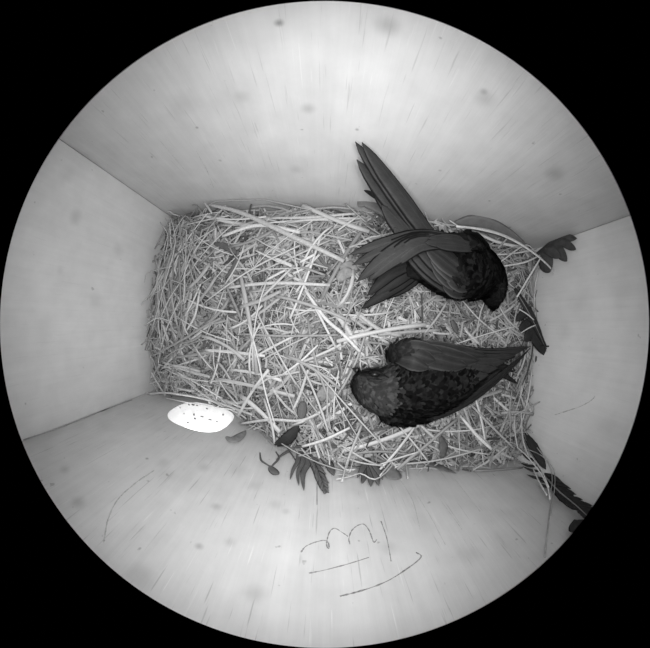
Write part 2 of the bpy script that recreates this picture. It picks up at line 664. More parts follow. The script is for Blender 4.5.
for k in range(len(rim)):
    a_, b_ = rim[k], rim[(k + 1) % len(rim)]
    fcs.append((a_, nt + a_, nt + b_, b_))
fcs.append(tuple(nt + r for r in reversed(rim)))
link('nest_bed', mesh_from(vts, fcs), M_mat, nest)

# ---- bird footprints, so that no loose stalk lies over a bird
FOOT = [(P(470, 270, .09), .034), (P(440, 262, .09), .026), (P(492, 285, .09), .020), (P(400, 265, .085), .022), (P(380, 275, .08), .014),
        (P(378, 390, .085), .020), (P(405, 385, .085), .029), (P(435, 382, .085), .029), (P(465, 375, .085), .022), (P(495, 362, .09), .014),
        (P(445, 272, .09), .03), (P(418, 225, .1), .012), (P(400, 205, .1), .010), (P(515, 353, .09), .008)]


def over_bird(p, m=0.0):
    for q, r in FOOT:
        if (p.x - q.x) ** 2 + (p.y - q.y) ** 2 < (r + m) ** 2:
            return True
    return False


def near_hole(p):
    u, v = w2uv(p.x, p.y)
    return v < -D + 0.007 and HU - HW - 0.004 < u < HU + HW + 0.004


rs = random.Random(5)


def stalk_path(cx, cy, yaw, ln, off, bend, n):
    d = Vector((math.cos(yaw), math.sin(yaw), 0))
    s = Vector((-d.y, d.x, 0))
    e0 = Vector((cx, cy, 0)) - d * ln / 2
    e1 = Vector((cx, cy, 0)) + d * ln / 2
    z0 = nz(e0.x, e0.y) + off + rs.uniform(-.003, .003)
    z1 = nz(e1.x, e1.y) + off + rs.uniform(-.003, .003)
    out = []
    for i in range(n):
        t = i / (n - 1)
        p = e0.lerp(e1, t) + s * (bend * 4 * t * (1 - t))
        z = z0 + (z1 - z0) * t
        if 0.2 < t < 0.8:
            z = max(z, nz(p.x, p.y) + off - 0.002)
        out.append(Vector((p.x, p.y, z)))
    return out


# ---- short chopped straw, far too much to count
vts, fcs = [], []
cnt = 0
while cnt < 8500:
    u, v = rs.uniform(-A, B), rs.uniform(-D, Cc)
    p = uv2w(u, v)
    if near_hole(p):
        continue
    yaw = rs.uniform(0, math.pi)
    ln = rs.choice((.012, .018, .024, .032, .042)) * rs.uniform(.7, 1.3)
    off = rs.uniform(-.012, .0045)
    path = stalk_path(p.x, p.y, yaw, ln, off, rs.uniform(-.1, .1) * ln, 4)
    if not all(inside(q) for q in path) or any(near_hole(q) for q in path):
        continue
    edge = min(u + A, B - u, v + D, Cc - v)
    if edge < 0.012:
        path = [q - Vector((0, 0, 0.006 * (1 - edge / .012))) for q in path]
    r = rs.choice((.0003, .0004, .0005, .0007, .0010, .0013)) * rs.uniform(.8, 1.25)
    tube(path, r, 4, rs.uniform(.35, .8), Vector((rs.uniform(-.5, .5), rs.uniform(-.5, .5), 1)).normalized(), vts, fcs)
    cnt += 1
lit = link('chopped_straw', mesh_from(vts, fcs, False), M_litter, nest)
lit['kind'] = 'stuff'

# ---- stalks traced one by one: (points, width px, lift)
n_straw = 0


def straw_px(pxs, wpx, lift=0.007, flat=0.45, side=None, mat=None):
    """one stalk through those spots; width in hundredths of a millimetre * 70"""
    global n_straw
    if side:
        pts = [W(x, y, side, 0.002 + lift * 0.2) for x, y in pxs]
    else:
        pts = [S(x, y, lift if not isinstance(lift, (list, tuple)) else lift[i]) for i, (x, y) in enumerate(pxs)]
    path = spline(pts, max(6, 4 * len(pts) - 2))
    for p in path:                     # keep clear of the boards
        u, v = w2uv(p.x, p.y)
        u = min(max(u, -A + .002), B - .002)
        v = min(max(v, -D + .002), Cc - .002)
        q = uv2w(u, v, p.z)
        p.x, p.y = q.x, q.y
    r = wpx * 0.00040
    n = len(path)
    rads = [r * (0.75 + 0.25 * math.sin(math.pi * (i + .5) / n)) for i in range(n)]
    vv, ff = tube(path, r, 6, flat, rads=rads)
    o = link('straw', mesh_from(vv, ff), mat or M_straw, nest)
    n_straw += 1
    return o


TR = [([(208, 204), (240, 212), (290, 235), (344, 261)], 6.0, .010), ([(204, 201), (212, 213)], 3, .012),
      ([(151, 357), (180, 341), (205, 326), (221, 318)], 3.2, .012), ([(222, 236), (258, 225), (300, 232)], 5, .008),
      ([(240, 307), (262, 300), (281, 291)], 4.6, .012), ([(225, 288), (270, 283), (330, 285)], 4, .009),
      ([(205, 350), (230, 352), (265, 356)], 4.2, .010), ([(162, 362), (185, 370), (210, 377)], 4.5, .009),
      ([(240, 334), (285, 336), (338, 335)], 2.4, .013), ([(305, 290), (325, 318), (343, 334), (360, 352)], 3.8, .012),
      ([(200, 290), (195, 315), (187, 330)], 3.6, .011), ([(226, 285), (234, 303), (242, 321)], 3.8, .010),
      ([(145, 350), (153, 330), (163, 309)], 2.6, .010), ([(160, 352), (168, 325), (180, 300)], 2.2, .012),
      ([(173, 360), (178, 335), (182, 310)], 2.6, .011), ([(248, 324), (256, 350), (266, 395), (275, 425)], 2.0, .012),
      ([(240, 424), (270, 420), (300, 421), (322, 412)], 3.6, .010), ([(302, 447), (325, 440), (350, 428)], 3.4, .011),
      ([(343, 478), (350, 455), (362, 425)], 3.0, .010), ([(380, 470), (398, 450), (417, 424)], 3.4, .010),
      ([(337, 479), (355, 477), (372, 480), (384, 474), (395, 463)], 2.0, .006), ([(475, 397), (481, 418), (485, 440)], 3.6, .011),
      ([(471, 405), (490, 425), (515, 450)], 2.6, .012), ([(462, 418), (478, 437), (492, 450)], 3.6, .010),
      ([(512, 390), (510, 410), (511, 428)], 2.8, .010), ([(515, 415), (540, 402)], 2.0, .012),
      ([(356, 312), (380, 330), (402, 336)], 4.8, .006), ([(330, 310), (345, 325), (357, 345)], 4.8, .006),
      ([(505, 340), (480, 320), (462, 300)], 2.2, .006), ([(497, 302), (508, 320), (522, 332)], 2.6, .009),
      ([(378, 335), (410, 332), (440, 330)], 4.0, .006), ([(425, 333), (437, 318), (447, 302)], 3.0, .007),
      ([(415, 310), (430, 300), (445, 290)], 2.6, .005), ([(465, 330), (480, 345)], 3.4, .006),
      ([(500, 262), (525, 245), (536, 252)], 2.0, .016), ([(504, 266), (525, 262), (540, 255)], 2.4, .016),
      ([(517, 297), (529, 277), (541, 257)], 2.6, .022), ([(498, 248), (510, 235)], 2.4, .014),
      ([(268, 218), (310, 217), (360, 213)], 4.0, .006), ([(290, 213), (330, 207), (355, 209)], 3.2, .008),
      ([(310, 215), (335, 220), (365, 217)], 5.0, .004), ([(345, 203), (366, 222)], 2.2, .012), ([(338, 230), (358, 216)], 2.2, .012),
      ([(252, 275), (290, 258), (330, 240)], 2.2, .010), ([(205, 302), (250, 270), (300, 245)], 2.2, .012),
      ([(195, 222), (190, 250), (180, 280)], 1.6, .012), ([(165, 235), (185, 240), (200, 290)], 2.0, .011),
      ([(170, 215), (175, 245), (160, 300), (152, 330)], 1.8, .012), ([(182, 240), (192, 275), (205, 310)], 1.6, .012),
      ([(300, 262), (315, 254)], 3.2, .012), ([(275, 258), (292, 266)], 4.2, .011), ([(300, 266), (325, 275)], 2.8, .011),
      ([(266, 280), (285, 270)], 3.0, .010), ([(255, 250), (280, 262), (292, 265)], 2.4, .010),
      ([(318, 345), (300, 362), (282, 375)], 2.4, .011), ([(308, 370), (300, 395), (293, 410)], 3.2, .012),
      ([(276, 368), (288, 395), (296, 415)], 1.8, .011), ([(262, 360), (290, 345), (318, 332)], 1.8, .012),
      ([(200, 386), (215, 375), (225, 390)], 2.0, .009), ([(190, 360), (190, 375), (192, 392)], 1.8, .010),
      ([(213, 345), (215, 370), (225, 390), (238, 405)], 1.6, .012), ([(250, 392), (270, 378), (300, 372)], 2.4, .010),
      ([(372, 440), (400, 425), (420, 420)], 1.8, .006), ([(398, 425), (415, 445), (428, 462)], 2.0, .010),
      ([(420, 425), (436, 440)], 3.2, .009), ([(415, 440), (440, 452), (450, 470)], 2.0, .007),
      ([(345, 455), (380, 452), (410, 455)], 3.0, .007), ([(340, 445), (365, 460), (385, 468)], 2.2, .010),
      ([(380, 465), (400, 458), (420, 452)], 2.4, .011), ([(430, 440), (460, 450), (490, 455)], 2.0, .007),
      ([(521, 412), (523, 440), (530, 460)], 2.2, .012)]
TR += [([(140, 305), (152, 292), (163, 270)], 1.8, .012), ([(145, 325), (158, 318), (172, 322)], 1.6, .012), ([(160, 222), (168, 236), (164, 262)], 2.0, .012), ([(141, 345), (155, 338), (170, 352)], 1.8, .011)]
for pxs, w, lf in TR:
    straw_px(pxs, w, lf)
# stalks that lie against the boards
straw_px([(130, 400), (145, 395), (160, 393)], 3.2, .009)
straw_px([(148, 395), (165, 393), (195, 397), (222, 404), (252, 415)], 3.4, .010)
straw_px([(165, 398), (200, 405), (235, 410)], 1.6, .008)
straw_px([(205, 212), (210, 204), (225, 199), (255, 198), (290, 205), (312, 210)], 1.8, .012)
straw_px([(194, 200), (202, 213)], 1.8, .012)
straw_px([(170, 203), (171, 212), (180, 216)], 2.2, .008)
straw_px([(137, 282), (150, 272), (172, 266)], 1.6, .012)
straw_px([(158, 254), (175, 247)], 2.4, .010)
straw_px([(148, 296), (160, 290), (170, 278)], 1.4, .010)
straw_px([(23, 440), (60, 428), (100, 412), (132, 400)], 1.6, 0, 0.5, 'front')
straw_px([(456, 226), (480, 229), (505, 236), (530, 250), (548, 265), (557, 276)], 3.4, .022)

for pxs, w, of in (([(500, 438), (520, 450), (538, 470), (547, 486), (550, 500)], 2.2, .019), ([(517, 419), (525, 427), (533, 433)], 1.8, .014),
                   ([(523, 448), (540, 455), (552, 467), (555, 480), (552, 508), (551, 516)], 2.0, .017), ([(537, 448), (546, 460), (552, 476), (550, 498)], 2.0, .018),
                   ([(533, 469), (539, 482), (547, 496)], 2.2, .016), ([(530, 455), (541, 470), (549, 488)], 1.6, .020), ([(505, 436), (520, 433), (532, 432)], 1.6, .020)):
    vv, ff = tube(spline([corner(x, y, of) for x, y in pxs], 14), w * .0003, 6, .6)
    link('straw', mesh_from(vv, ff), M_straw, nest)
    n_straw += 1

for pxs, w, of in (([(336, 480), (350, 477), (361, 474), (374, 480), (386, 473), (394, 464)], 1.8, .012), ([(366, 421), (352, 450), (346, 466), (342, 482)], 2.4, .014),
                   ([(338, 455), (360, 463), (382, 466)], 2.2, .016), ([(404, 452), (406, 465), (408, 479)], 2.4, .008), ([(337, 463), (346, 470), (355, 470)], 2.4, .012),
                   ([(300, 430), (296, 440), (291, 447)], 1.8, .012), ([(262, 432), (270, 442), (277, 447)], 1.8, .010), ([(308, 424), (303, 437), (306, 444)], 1.6, .014),
                   ([(380, 476), (395, 458), (412, 434)], 2.4, .016), ([(425, 450), (440, 458), (452, 466)], 1.8, .010), ([(350, 472), (356, 456), (372, 440)], 1.6, .018),
                   ([(318, 430), (325, 446), (333, 460)], 2.2, .012), ([(395, 468), (412, 460), (425, 455)], 2.0, .012), ([(340, 448), (331, 456), (322, 452)], 1.6, .012)):
    vv, ff = tube(spline([W(x, y, 'front', of) for x, y in pxs], 14), w * .00036, 6, .6)
    link('straw', mesh_from(vv, ff), M_straw, nest)
    n_straw += 1
for pxs, w, lf in (([(521, 333), (529, 328), (536, 325)], 1.6, .024), ([(519, 309), (527, 314), (534, 320)], 1.6, .022)):
    straw_px(pxs, w, lf)

# ---- further long stalks, alike in shape, sharing a handful of meshes
protos = []
for k in range(14):
    rk = random.Random(100 + k)
    bend = rk.uniform(-.07, .07)
    path = []
    for i in range(6):
        t = i / 5
        path.append(Vector((t - .5, bend * 4 * t * (1 - t), rk.uniform(-.006, .006))))
    w = rk.uniform(.012, .034)
    rads = [w * (.8 + .3 * rk.random()) for _ in path]
    v, f = tube(path, w, 6, rk.uniform(.35, .7), rads=rads)
    me = mesh_from(v, f)
    me.materials.append(M_straw)
    protos.append(me)
rs = random.Random(21)
tries = 0
while n_straw < 300 and tries < 20000:
    tries += 1
    p = uv2w(rs.uniform(-A, B), rs.uniform(-D, Cc))
    ln = rs.uniform(.028, .085)
    yaw = rs.uniform(0, math.pi)
    u, v = w2uv(p.x, p.y)
    if u < -0.14:
        yaw = math.radians(rs.uniform(50, 120))
    elif v > 0.075:
        yaw = math.radians(rs.uniform(-30, 20))
    path = stalk_path(p.x, p.y, yaw, ln, 0, 0, 7)
    if not all(inside(q, .006) for q in path) or any(near_hole(q) for q in path) or any(over_bird(q, .001) for q in path):
        continue
    if any(nz(q.x, q.y) > 0.125 for q in path):
        continue
    a, b = path[0], path[-1]
    off = rs.uniform(.003, .010)
    mid = max(max(nz(q.x, q.y) - (a.z + (b.z - a.z) * i / 6) for i, q in enumerate(path)), 0)
    o = link('straw', protos[rs.randrange(14)], None, nest)
    d = (b - a).normalized()
    yv = Vector((0, 0, 1)).cross(d).normalized()
    zv = d.cross(yv)
    wsc = rs.uniform(.032, .07)
    mt = Matrix((d * ln, yv * wsc, zv * wsc)).transposed().to_4x4()
    mt.translation = (a + b) / 2 + Vector((0, 0, off + mid * .6))
    o.matrix_local = mt
    n_straw += 1

# ------------------------------------------------------------------ birds
def loft(sections, n=26):
    """closed body skin through oval sections: (centre, half width, half height up, half height down, side vector)"""
    verts, faces = [], []
    for (c, w, hu, hd, s) in sections:
        for k in range(n):
            a = 2 * math.pi * k / n
            ca, sa = math.cos(a), math.sin(a)
            verts.append(c + s * (w * ca) + Vector((0, 0, (hu if sa > 0 else hd) * sa)))
    m = len(sections)
    for i in range(m - 1):
        for k in range(n):
            k2 = (k + 1) % n
            faces.append((i * n + k, i * n + k2, (i + 1) * n + k2, (i + 1) * n + k))
    b = len(verts)
    verts.append(sections[0][0])
    verts.append(sections[-1][0])
    for k in range(n):
        k2 = (k + 1) % n
        faces.append((b, k2, k))
        faces.append((b + 1, (m - 1) * n + k, (m - 1) * n + k2))
    return mesh_from(verts, faces)


def body_sections(spec, m=30):
    """spec rows: px, py, z, half width, half height up, half height down; first row is the forehead"""
    cs = spline([P(r[0], r[1], r[2]) for r in spec], m)
    sz = spline([Vector((r[3], r[4], r[5])) for r in spec], m)
    out = []
    for i in range(m):
        t = cs[min(i + 1, m - 1)] - cs[max(i - 1, 0)]
        t.z = 0
        t.normalize()
        s = Vector((-t.y, t.x, 0))
        q = sz[i]
        out.append((cs[i], max(q.x, .0006), max(q.y, .0006), max(q.z, .0006), s))
    return out


def scales(sections, lo, hi, count, size, seed, amin=25, amax=155, lift=0.0006):
    """overlapping small contour feathers over the upper body, tips towards the tail"""
    r = random.Random(seed)
    verts, faces = [], []
    m = len(sections)
    items = []
    for _ in range(count):
        items.append((r.uniform(lo, hi), math.radians(r.uniform(amin, amax))))
    items.sort(key=lambda x: -x[0])

    def pt(f, a):
        f = min(max(f * (m - 1), 0), m - 1.001)
        i = int(f)
        k = f - i
        A0, A1 = sections[i], sections[i + 1]
        res = []
        for q in (A0, A1):
            c, w, hu, hd, s = q
            res.append(c + s * (w * math.cos(a)) + Vector((0, 0, (hu if math.sin(a) > 0 else hd) * math.sin(a))))
        return res[0].lerp(res[1], k), sections[i][0].lerp(sections[i + 1][0], k), sections[i][4]
    for f, a in items:
        p, c, s = pt(f, a)
        p2, c2, _ = pt(min(f + 0.06, 1), a)
        nrm = (p - c).normalized()
        t = (p2 - p)
        if t.length < 1e-6:
            continue
        t.normalize()
        w = t.cross(nrm).normalized()
        L = size * r.uniform(.8, 1.3)
        Wd = L * r.uniform(.38, .5)
        b = len(verts)
        tl = r.uniform(.0004, .0016)
        yaw = r.uniform(-.25, .25)
        t = (t + w * yaw).normalized()
        w = t.cross(nrm).normalized()
        base = p + nrm * lift * .2
        rows = [(0, .5, .0), (.35, .95, .35), (.7, .9, .75), (1.0, .35, 1)]
        for (x, ww, hh) in rows:
            for sd in (-1, 0, 1):
                verts.append(base + t * (x * L) + w * (sd * ww * Wd) + nrm * (lift + hh * tl - (.12 * ww * Wd if sd else 0)))
        for i in range(3):
            for k in range(2):
                q = b + i * 3 + k
                faces.append((q, q + 1, q + 4, q + 3))
    return mesh_from(verts, faces)


def wing_feathers(part, specs, mat, name='flight_feather', lead=0.35, flip=1, tipround=.45, normal=Vector((0, 0, 1))):
    """specs: (points [(px, py, z)...], width)"""
    for i, (pts, w) in enumerate(specs):
        me = blade_mesh([P(x, y, z) for x, y, z in pts], w, normal=normal, lead=lead, seed=i, flip=flip, base=.5, tipround=tipround,
                        ragged=.05, peak=.45)
        o = link(name, me, mat)
        adopt(o, part)


def ball(center, r, sx=1, sy=1, sz=1):
    bm = bmesh.new()
    bmesh.ops.create_uvsphere(bm, u_segments=14, v_segments=8, radius=r)
    for v in bm.verts:
        v.co = Vector((v.co.x * sx, v.co.y * sy, v.co.z * sz)) + center
    for f in bm.faces:
        f.smooth = True
    me = bpy.data.meshes.new('ball')
    bm.to_mesh(me)
    bm.free()
    return me


def shoulder(pts, halfw, th, plumes=None, seed=1):
    """fleshy arm of a folded wing: a flattened tapering skin, optionally under small feathers"""
    n = 14
    path = spline([P(*p) for p in pts], n)
    secs = []
    for i in range(n):
        w = halfw * (0.35 + 0.65 * math.sin(math.pi * (i + 1) / (n + 1)))
        t = path[min(i + 1, n - 1)] - path[max(i - 1, 0)]
        t.z = 0
        t.normalize()
        secs.append((path[i], w, w * th / halfw, w * th / halfw, Vector((-t.y, t.x, 0))))
    arm = loft(secs, 16)
    return arm, secs


def wing_arm(bird, pts, halfw, th, label, lo, hi, count, seed, mat):
    arm, secs = shoulder(pts, halfw, th)
    wgo = adopt(link('wing', arm, M_body), bird)
    wgo['label'] = label
    q = adopt(link('lesser_coverts', scales(secs, lo, hi, count, .0048, seed, -10, 190), mat), wgo)
    q['kind'] = 'stuff'
    return wgo


# ---------------- the resting bird in the lower half, head to the left
bird2 = empty('swift', P(425, 385, .058))
tag(bird2, 'dark swift resting in the straw, grey crown turned left, wings folded to a point', 'bird',
    'swifts on the nest')
spec2 = [(356.5, 374, .085, .0035, .0025, .0025), (360.5, 378.5, .087, .0078, .0065, .0065), (369.5, 386, .090, .0125, .0110, .011),
         (382, 390.5, .091, .0162, .0145, .013), (394, 390.5, .091, .0185, .0155, .016), (408, 387, .090, .0225, .0175, .022),
         (424, 384, .089, .0245, .019, .024), (442, 380, .089, .0235, .018, .022), (460, 375, .090, .0185, .015, .016),
         (478, 367, .092, .0120, .010, .010), (496, 360, .095, .0050, .004, .004)]
sec2 = body_sections(spec2, 34)
o = adopt(link('body', loft(sec2), M_body), bird2)
pl = adopt(link('back_plumage', scales(sec2, .34, .88, 1300, .0044, 3, 5, 175), M_scale), bird2)
pl['kind'] = 'stuff'
hd = adopt(link('crown_plumage', scales(sec2, .02, .37, 900, .0034, 4, -10, 190, .0003), M_crown), bird2)
hd['kind'] = 'stuff'
pth = [P(358, 371, .086), P(355, 369.5, .084), P(352, 368.5, .0815)]
v, f = tube(spline(pth, 6), .001, 8, .7, rads=[.0024, .0022, .0018, .0014, .0009, .0003])
adopt(link('bill', mesh_from(v, f), M_black), bird2)
adopt(link('eye', ball(P(375.5, 374.5, .0985), .0024, 1.35, .8, .8), M_eye), bird2)
v, f = tube(spline([P(368, 372.5, .0965), P(378, 372.5, .1005), P(389, 378, .1035)], 8), .0009, 6, .6, rads=[.0004, .0009, .0011, .001, .0009, .0007, .0005, .0002])
adopt(link('brow', mesh_from(v, f), M_body), bird2)

M_arm = plumage_mat('lesser_covert_feathers', .012, .034)
wg = wing_arm(bird2, [(393, 363, .094), (399, 354.5, .0985), (414, 351.5, .1015), (436, 355, .102)], .0072, .0042,
              'folded wing with grey scalloped feathers', 0, .95, 260, 31, M_arm)
wing_feathers(wg, [([(400, 347, .0985), (440, 348, .1005), (490, 352.5, .1015), (531, 346.5, .1025)], .0090),
                   ([(404, 349, .0995), (445, 352, .1018), (490, 355, .1024), (524, 350, .1030)], .0100),
                   ([(408, 351, .1005), (447, 356, .1028), (488, 358.5, .1034), (516, 355, .1036)], .0110),
                   ([(412, 353, .1015), (448, 360, .1038), (484, 363, .1042), (507, 361, .1042)], .0118),
                   ([(416, 356, .1022), (448, 365, .1048), (478, 369, .1050), (498, 368, .1048)], .0122),
                   ([(418, 359, .1032), (446, 371, .1058), (472, 376, .1058), (489, 375, .1054)], .0124)],
              M_wing, lead=.40, flip=1)
wing_feathers(wg, [([(418, 362, .104), (440, 377, .1066), (462, 384, .1062), (479, 382, .1056)], .0120),
                   ([(414, 366, .1045), (434, 384, .1074), (455, 392, .106), (468, 390, .1050)], .0105)],
              M_tail, lead=.45, flip=1)
wing_feathers(wg, [([(400, 346, .0985), (432, 347, .1045), (464, 352, .1055), (488, 356.5, .1052)], .0105),
                   ([(400, 350, .0995), (432, 352, .1062), (460, 358, .1070), (479, 361, .1064)], .0125),
                   ([(402, 353, .1005), (430, 357, .1075), (452, 363, .1080), (468, 366, .1074)], .0125),
                   ([(397, 348, .0995), (418, 348, .1075), (444, 353, .1075)], .0115),
                   ([(396, 353, .1000), (418, 355, .1085), (436, 361, .1085)], .0120),
                   ([(394, 357, .0985), (414, 361, .1085), (429, 369, .1088)], .0110)],
              M_wingpale, 'covert_feather', .42, 1, .5)
wl = wing_arm(bird2, [(380, 411, .090), (392, 416, .091), (412, 418, .091), (434, 416, .091)], .006, .004,
              'folded wing showing as a narrow dark edge', 0, .9, 160, 32, M_scale)
wing_feathers(wl, [([(388, 415, .092), (430, 419, .093), (470, 401.5, .096), (505, 374, .099), (530.5, 348, .1015)], .0064),
                   ([(390, 413, .0935), (430, 415, .095), (470, 397.5, .0975), (500, 375.5, .100), (521, 356.5, .1015)], .0060),
                   ([(392, 409, .096), (428, 409, .0985), (458, 397, .099), (484, 382, .0995), (502, 369, .1005)], .0066)],
              M_tail, lead=.5, flip=-1)
wing_feathers(wl, [([(383, 411, .094), (396, 414, .096), (414, 415, .0965)], .0075),
                   ([(392, 410, .099), (410, 411, .1015), (432, 408, .101)], .0085)], M_tail, 'covert_feather', .5, 1, .6)
tl = adopt(link('tail', shoulder([(472, 367, .0905), (482, 366, .0915), (492, 366, .092)], .006, .003)[0], M_body), bird2)
wing_feathers(tl, [([(478, 368, .090), (498, 372, .0925), (518, 384, .090)], .0062),
                   ([(478, 365, .0915), (500, 366, .094), (514, 372, .092)], .0066),
                   ([(478, 362, .0925), (500, 358, .0955), (516, 357, .095)], .0066)], M_tail, 'tail_feather', .5)

# ---------------- the preening bird in the upper right, wings crossed over its back
bird1 = empty('swift', P(462, 268, .062))
tag(bird1, 'black-backed swift with head bowed to the right, one wing raised to the back wall', 'bird', 'swifts on the nest')
spec1 = [(497.5, 302.5, .081, .0050, .003, .003), (497, 300, .083, .0100, .007, .008), (495, 292, .088, .0140, .0115, .011),
         (490.5, 281, .0925, .0165, .0140, .014), (482, 273, .096, .0190, .0165, .017), (470, 269, .097, .0225, .0185, .022),
         (455, 266, .096, .0235, .019, .024), (438, 264, .093, .0205, .0165, .021), (422, 264, .089, .0145, .012, .015),
         (405, 268, .085, .0070, .006, .007)]
sec1 = body_sections(spec1, 34)
adopt(link('body', loft(sec1), M_body), bird1)
pl = adopt(link('back_plumage', scales(sec1, .30, .92, 1400, .0044, 7, -5, 185), M_scale), bird1)
pl['kind'] = 'stuff'
hd = adopt(link('crown_plumage', scales(sec1, .02, .34, 800, .0036, 8, -10, 190, .0003), plumage_mat('dark_crown_feathers', .014, .034)), bird1)
hd['kind'] = 'stuff'
v, f = tube(spline([P(495.5, 300, .0805), P(496.5, 303, .078), P(497, 305, .075)], 6), .001, 8, .7, rads=[.0026, .0023, .0019, .0014, .0009, .0003])
adopt(link('bill', mesh_from(v, f), M_black), bird1)
adopt(link('eye', ball(P(487.5, 293.5, .0905), .0026, .9, 1.2, .8), M_eye), bird1)

# raised right wing: springs from the lower flank, crosses under the other wing and leans against the back wall
wr = wing_arm(bird1, [(458, 292, .099), (463, 282, .106), (459, 270, .111), (447, 259, .112)], .0095, .004,
              'raised wing reaching up towards the back wall', 0, .6, 200, 33, M_arm)
NW = Vector((.35, -.55, .75)).normalized()
wing_feathers(wr, [([(452, 262, .109), (425, 226, .118), (390, 178, .134), (362, 141.5, .147)], .0120),
                   ([(449, 262, .1085), (420, 226, .117), (385, 178, .133), (355.5, 141, .147)], .0115),
                   ([(446, 264, .1078), (415, 228, .116), (384, 190, .128), (357, 159, .140)], .0125),
                   ([(444, 266, .107), (413, 234, .115), (390, 204, .123), (370, 182, .131)], .0125),
                   ([(442, 268, .106), (415, 240, .113), (397, 219, .119), (382, 205, .124)], .0130),
                   ([(441, 271, .105), (420, 248, .110), (406, 236, .114), (394, 227, .117)], .0130)],
              M_wing, lead=.4, flip=-1, normal=NW)
wing_feathers(wr, [([(456, 283, .107), (440, 266, .110), (424, 250, .112), (412, 241, .113)], .0120),
                   ([(452, 287, .105), (436, 272, .107), (420, 257, .108), (408, 248, .108)], .0115),
                   ([(447, 290, .102), (432, 276, .104), (417, 262, .104), (405, 252, .104)], .0100)],
              M_wing, lead=.45, flip=-1, normal=Vector((.2, -.3, .9)).normalized())
wing_feathers(wr, [([(464, 270, .1135), (446, 256, .1165), (424, 240, .1165)], .0120),
                   ([(463, 277, .113), (446, 263, .1165), (426, 247, .1165)], .0125),
                   ([(462, 283, .111), (448, 271, .1145), (430, 256, .1140)], .0115),
                   ([(459, 288, .108), (447, 279, .1115), (432, 265, .1105)], .0100),
                   ([(471, 288, .107), (459, 285, .1125), (446, 277, .1125)], .0095),
                   ([(468, 294, .102), (456, 292, .107), (443, 286, .107)], .0090)],
              M_wingpale, 'covert_feather', .45, 1, .6)

# left wing, folded back across rump and tail, tips fanned
wf = wing_arm(bird1, [(487, 257, .103), (480, 248, .108), (466, 242, .112), (448, 240, .115)], .0075, .004,
              'folded wing laid across the rump with fanned tips', 0, .6, 160, 34, M_arm)
wing_feathers(wf, [([(470, 243, .112), (430, 236, .119), (390, 242, .117), (349, 254.5, .112)], .0095),
                   ([(470, 244, .113), (428, 239, .120), (390, 249, .1175), (352, 265, .111)], .0105),
                   ([(468, 245, .1135), (426, 241, .121), (390, 256, .118), (356.5, 282, .110)], .0115),
                   ([(466, 245, .114), (424, 243, .1218), (394, 259, .1185), (368, 281, .111)], .0115),
                   ([(464, 245, .1145), (424, 244, .1225), (400, 258, .119), (380, 272, .113)], .0105)],
              M_wing, lead=.42, flip=1)
wing_feathers(wf, [([(478, 246, .1135), (455, 239, .118), (428, 238, .1225)], .0085),
                   ([(476, 248, .1145), (452, 243, .1195), (425, 242, .1235)], .0090),
                   ([(474, 249, .115), (455, 246, .1195), (436, 245.5, .122)], .0075),
                   ([(487, 255, .109), (476, 246, .1145), (460, 240, .117)], .0075)],
              M_wing, 'covert_feather', .5, 1, .55)
tl = adopt(link('tail', shoulder([(428, 266, .091), (418, 268, .090), (406, 271, .088)], .008, .003)[0], M_body), bird1)
wing_feathers(tl, [([(420, 262, .0895), (395, 270, .0885), (367, 296, .082)], .0110),
                   ([(422, 265, .0875), (398, 279, .0865), (374, 297, .080)], .0100),
                   ([(424, 268, .0865), (396, 286, .084), (361, 309, .0775)], .0105),
                   ([(426, 272, .0855), (404, 287, .083), (378, 300, .077)], .0085)], M_tail, 'tail_feather', .5)


# ------------------------------------------------------------------ loose feathers and leaves
def loose(name, label, cat, blades, mat, shaft=None, shaft_mat=None, shaft_r=.0005, group=None):
    """one feather: list of (world points, width, normal, kwargs) joined; shaft = list of world points"""
    ms = [blade_mesh(p, w, normal=nm, **kw) for p, w, nm, kw in blades]
    me = join_meshes(ms) if len(ms) > 1 else ms[0]
    o = link(name, me, mat)
    tag(o, label, cat, group)
    if shaft:
        pth = spline(shaft, 10)
        v, f = tube(pth, shaft_r, 6, .8, rads=[shaft_r * (1 - .75 * i / 9) for i in range(10)])
        adopt(link('shaft', mesh_from(v, f), shaft_mat or M_shaft), o)
    return o


UPZ = Vector((0, 0, 1))


def barbs(place, shaft, n, left, right, ang, width, nrm, off, t0=0.0, t1=1.0, seed=0):
    """vane of separate narrow barbs along a shaft; left / right give the barb length along the shaft (px)"""
    r = random.Random(seed)
    line = spline([Vector((x, y, 0)) for x, y in shaft], 40)
    out = []
    for i in range(n):
        t = t0 + (t1 - t0) * (i + .5) / n
        k = min(max(int(t * 39), 1), 38)
        p = line[k]
        tg = (line[k + 1] - line[k - 1]).normalized()
        for sd, fn in ((1, left), (-1, right)):
            ln = fn((i + .5) / n) * r.uniform(.88, 1.1)
            if ln < 1:
                continue
            a = math.radians(ang + r.uniform(-6, 6))
            d1 = Vector((tg.x * math.cos(a) + sd * tg.y * math.sin(a), tg.y * math.cos(a) - sd * tg.x * math.sin(a), 0))
            d2 = (d1 + tg * .5).normalized()
            m = p + d1 * ln * .5
            e = m + d2 * ln * .5
            lift = off + r.uniform(0, .0012)
            out.append(([place(p.x, p.y, lift), place(m.x, m.y, lift + .001), place(e.x, e.y, lift)], width, nrm,
                        dict(n=6, tipround=.3, base=.7, peak=.4, camber=.05)))
    return out


NF, NB = uv2w(0, 1), uv2w(0, -1)
NL, NR = uv2w(1, 0), uv2w(-1, 0)
GL = 'loose feathers round the nest edge'


def WF(pts, off=.003):
    return [W(x, y, 'front', off) for x, y in pts]


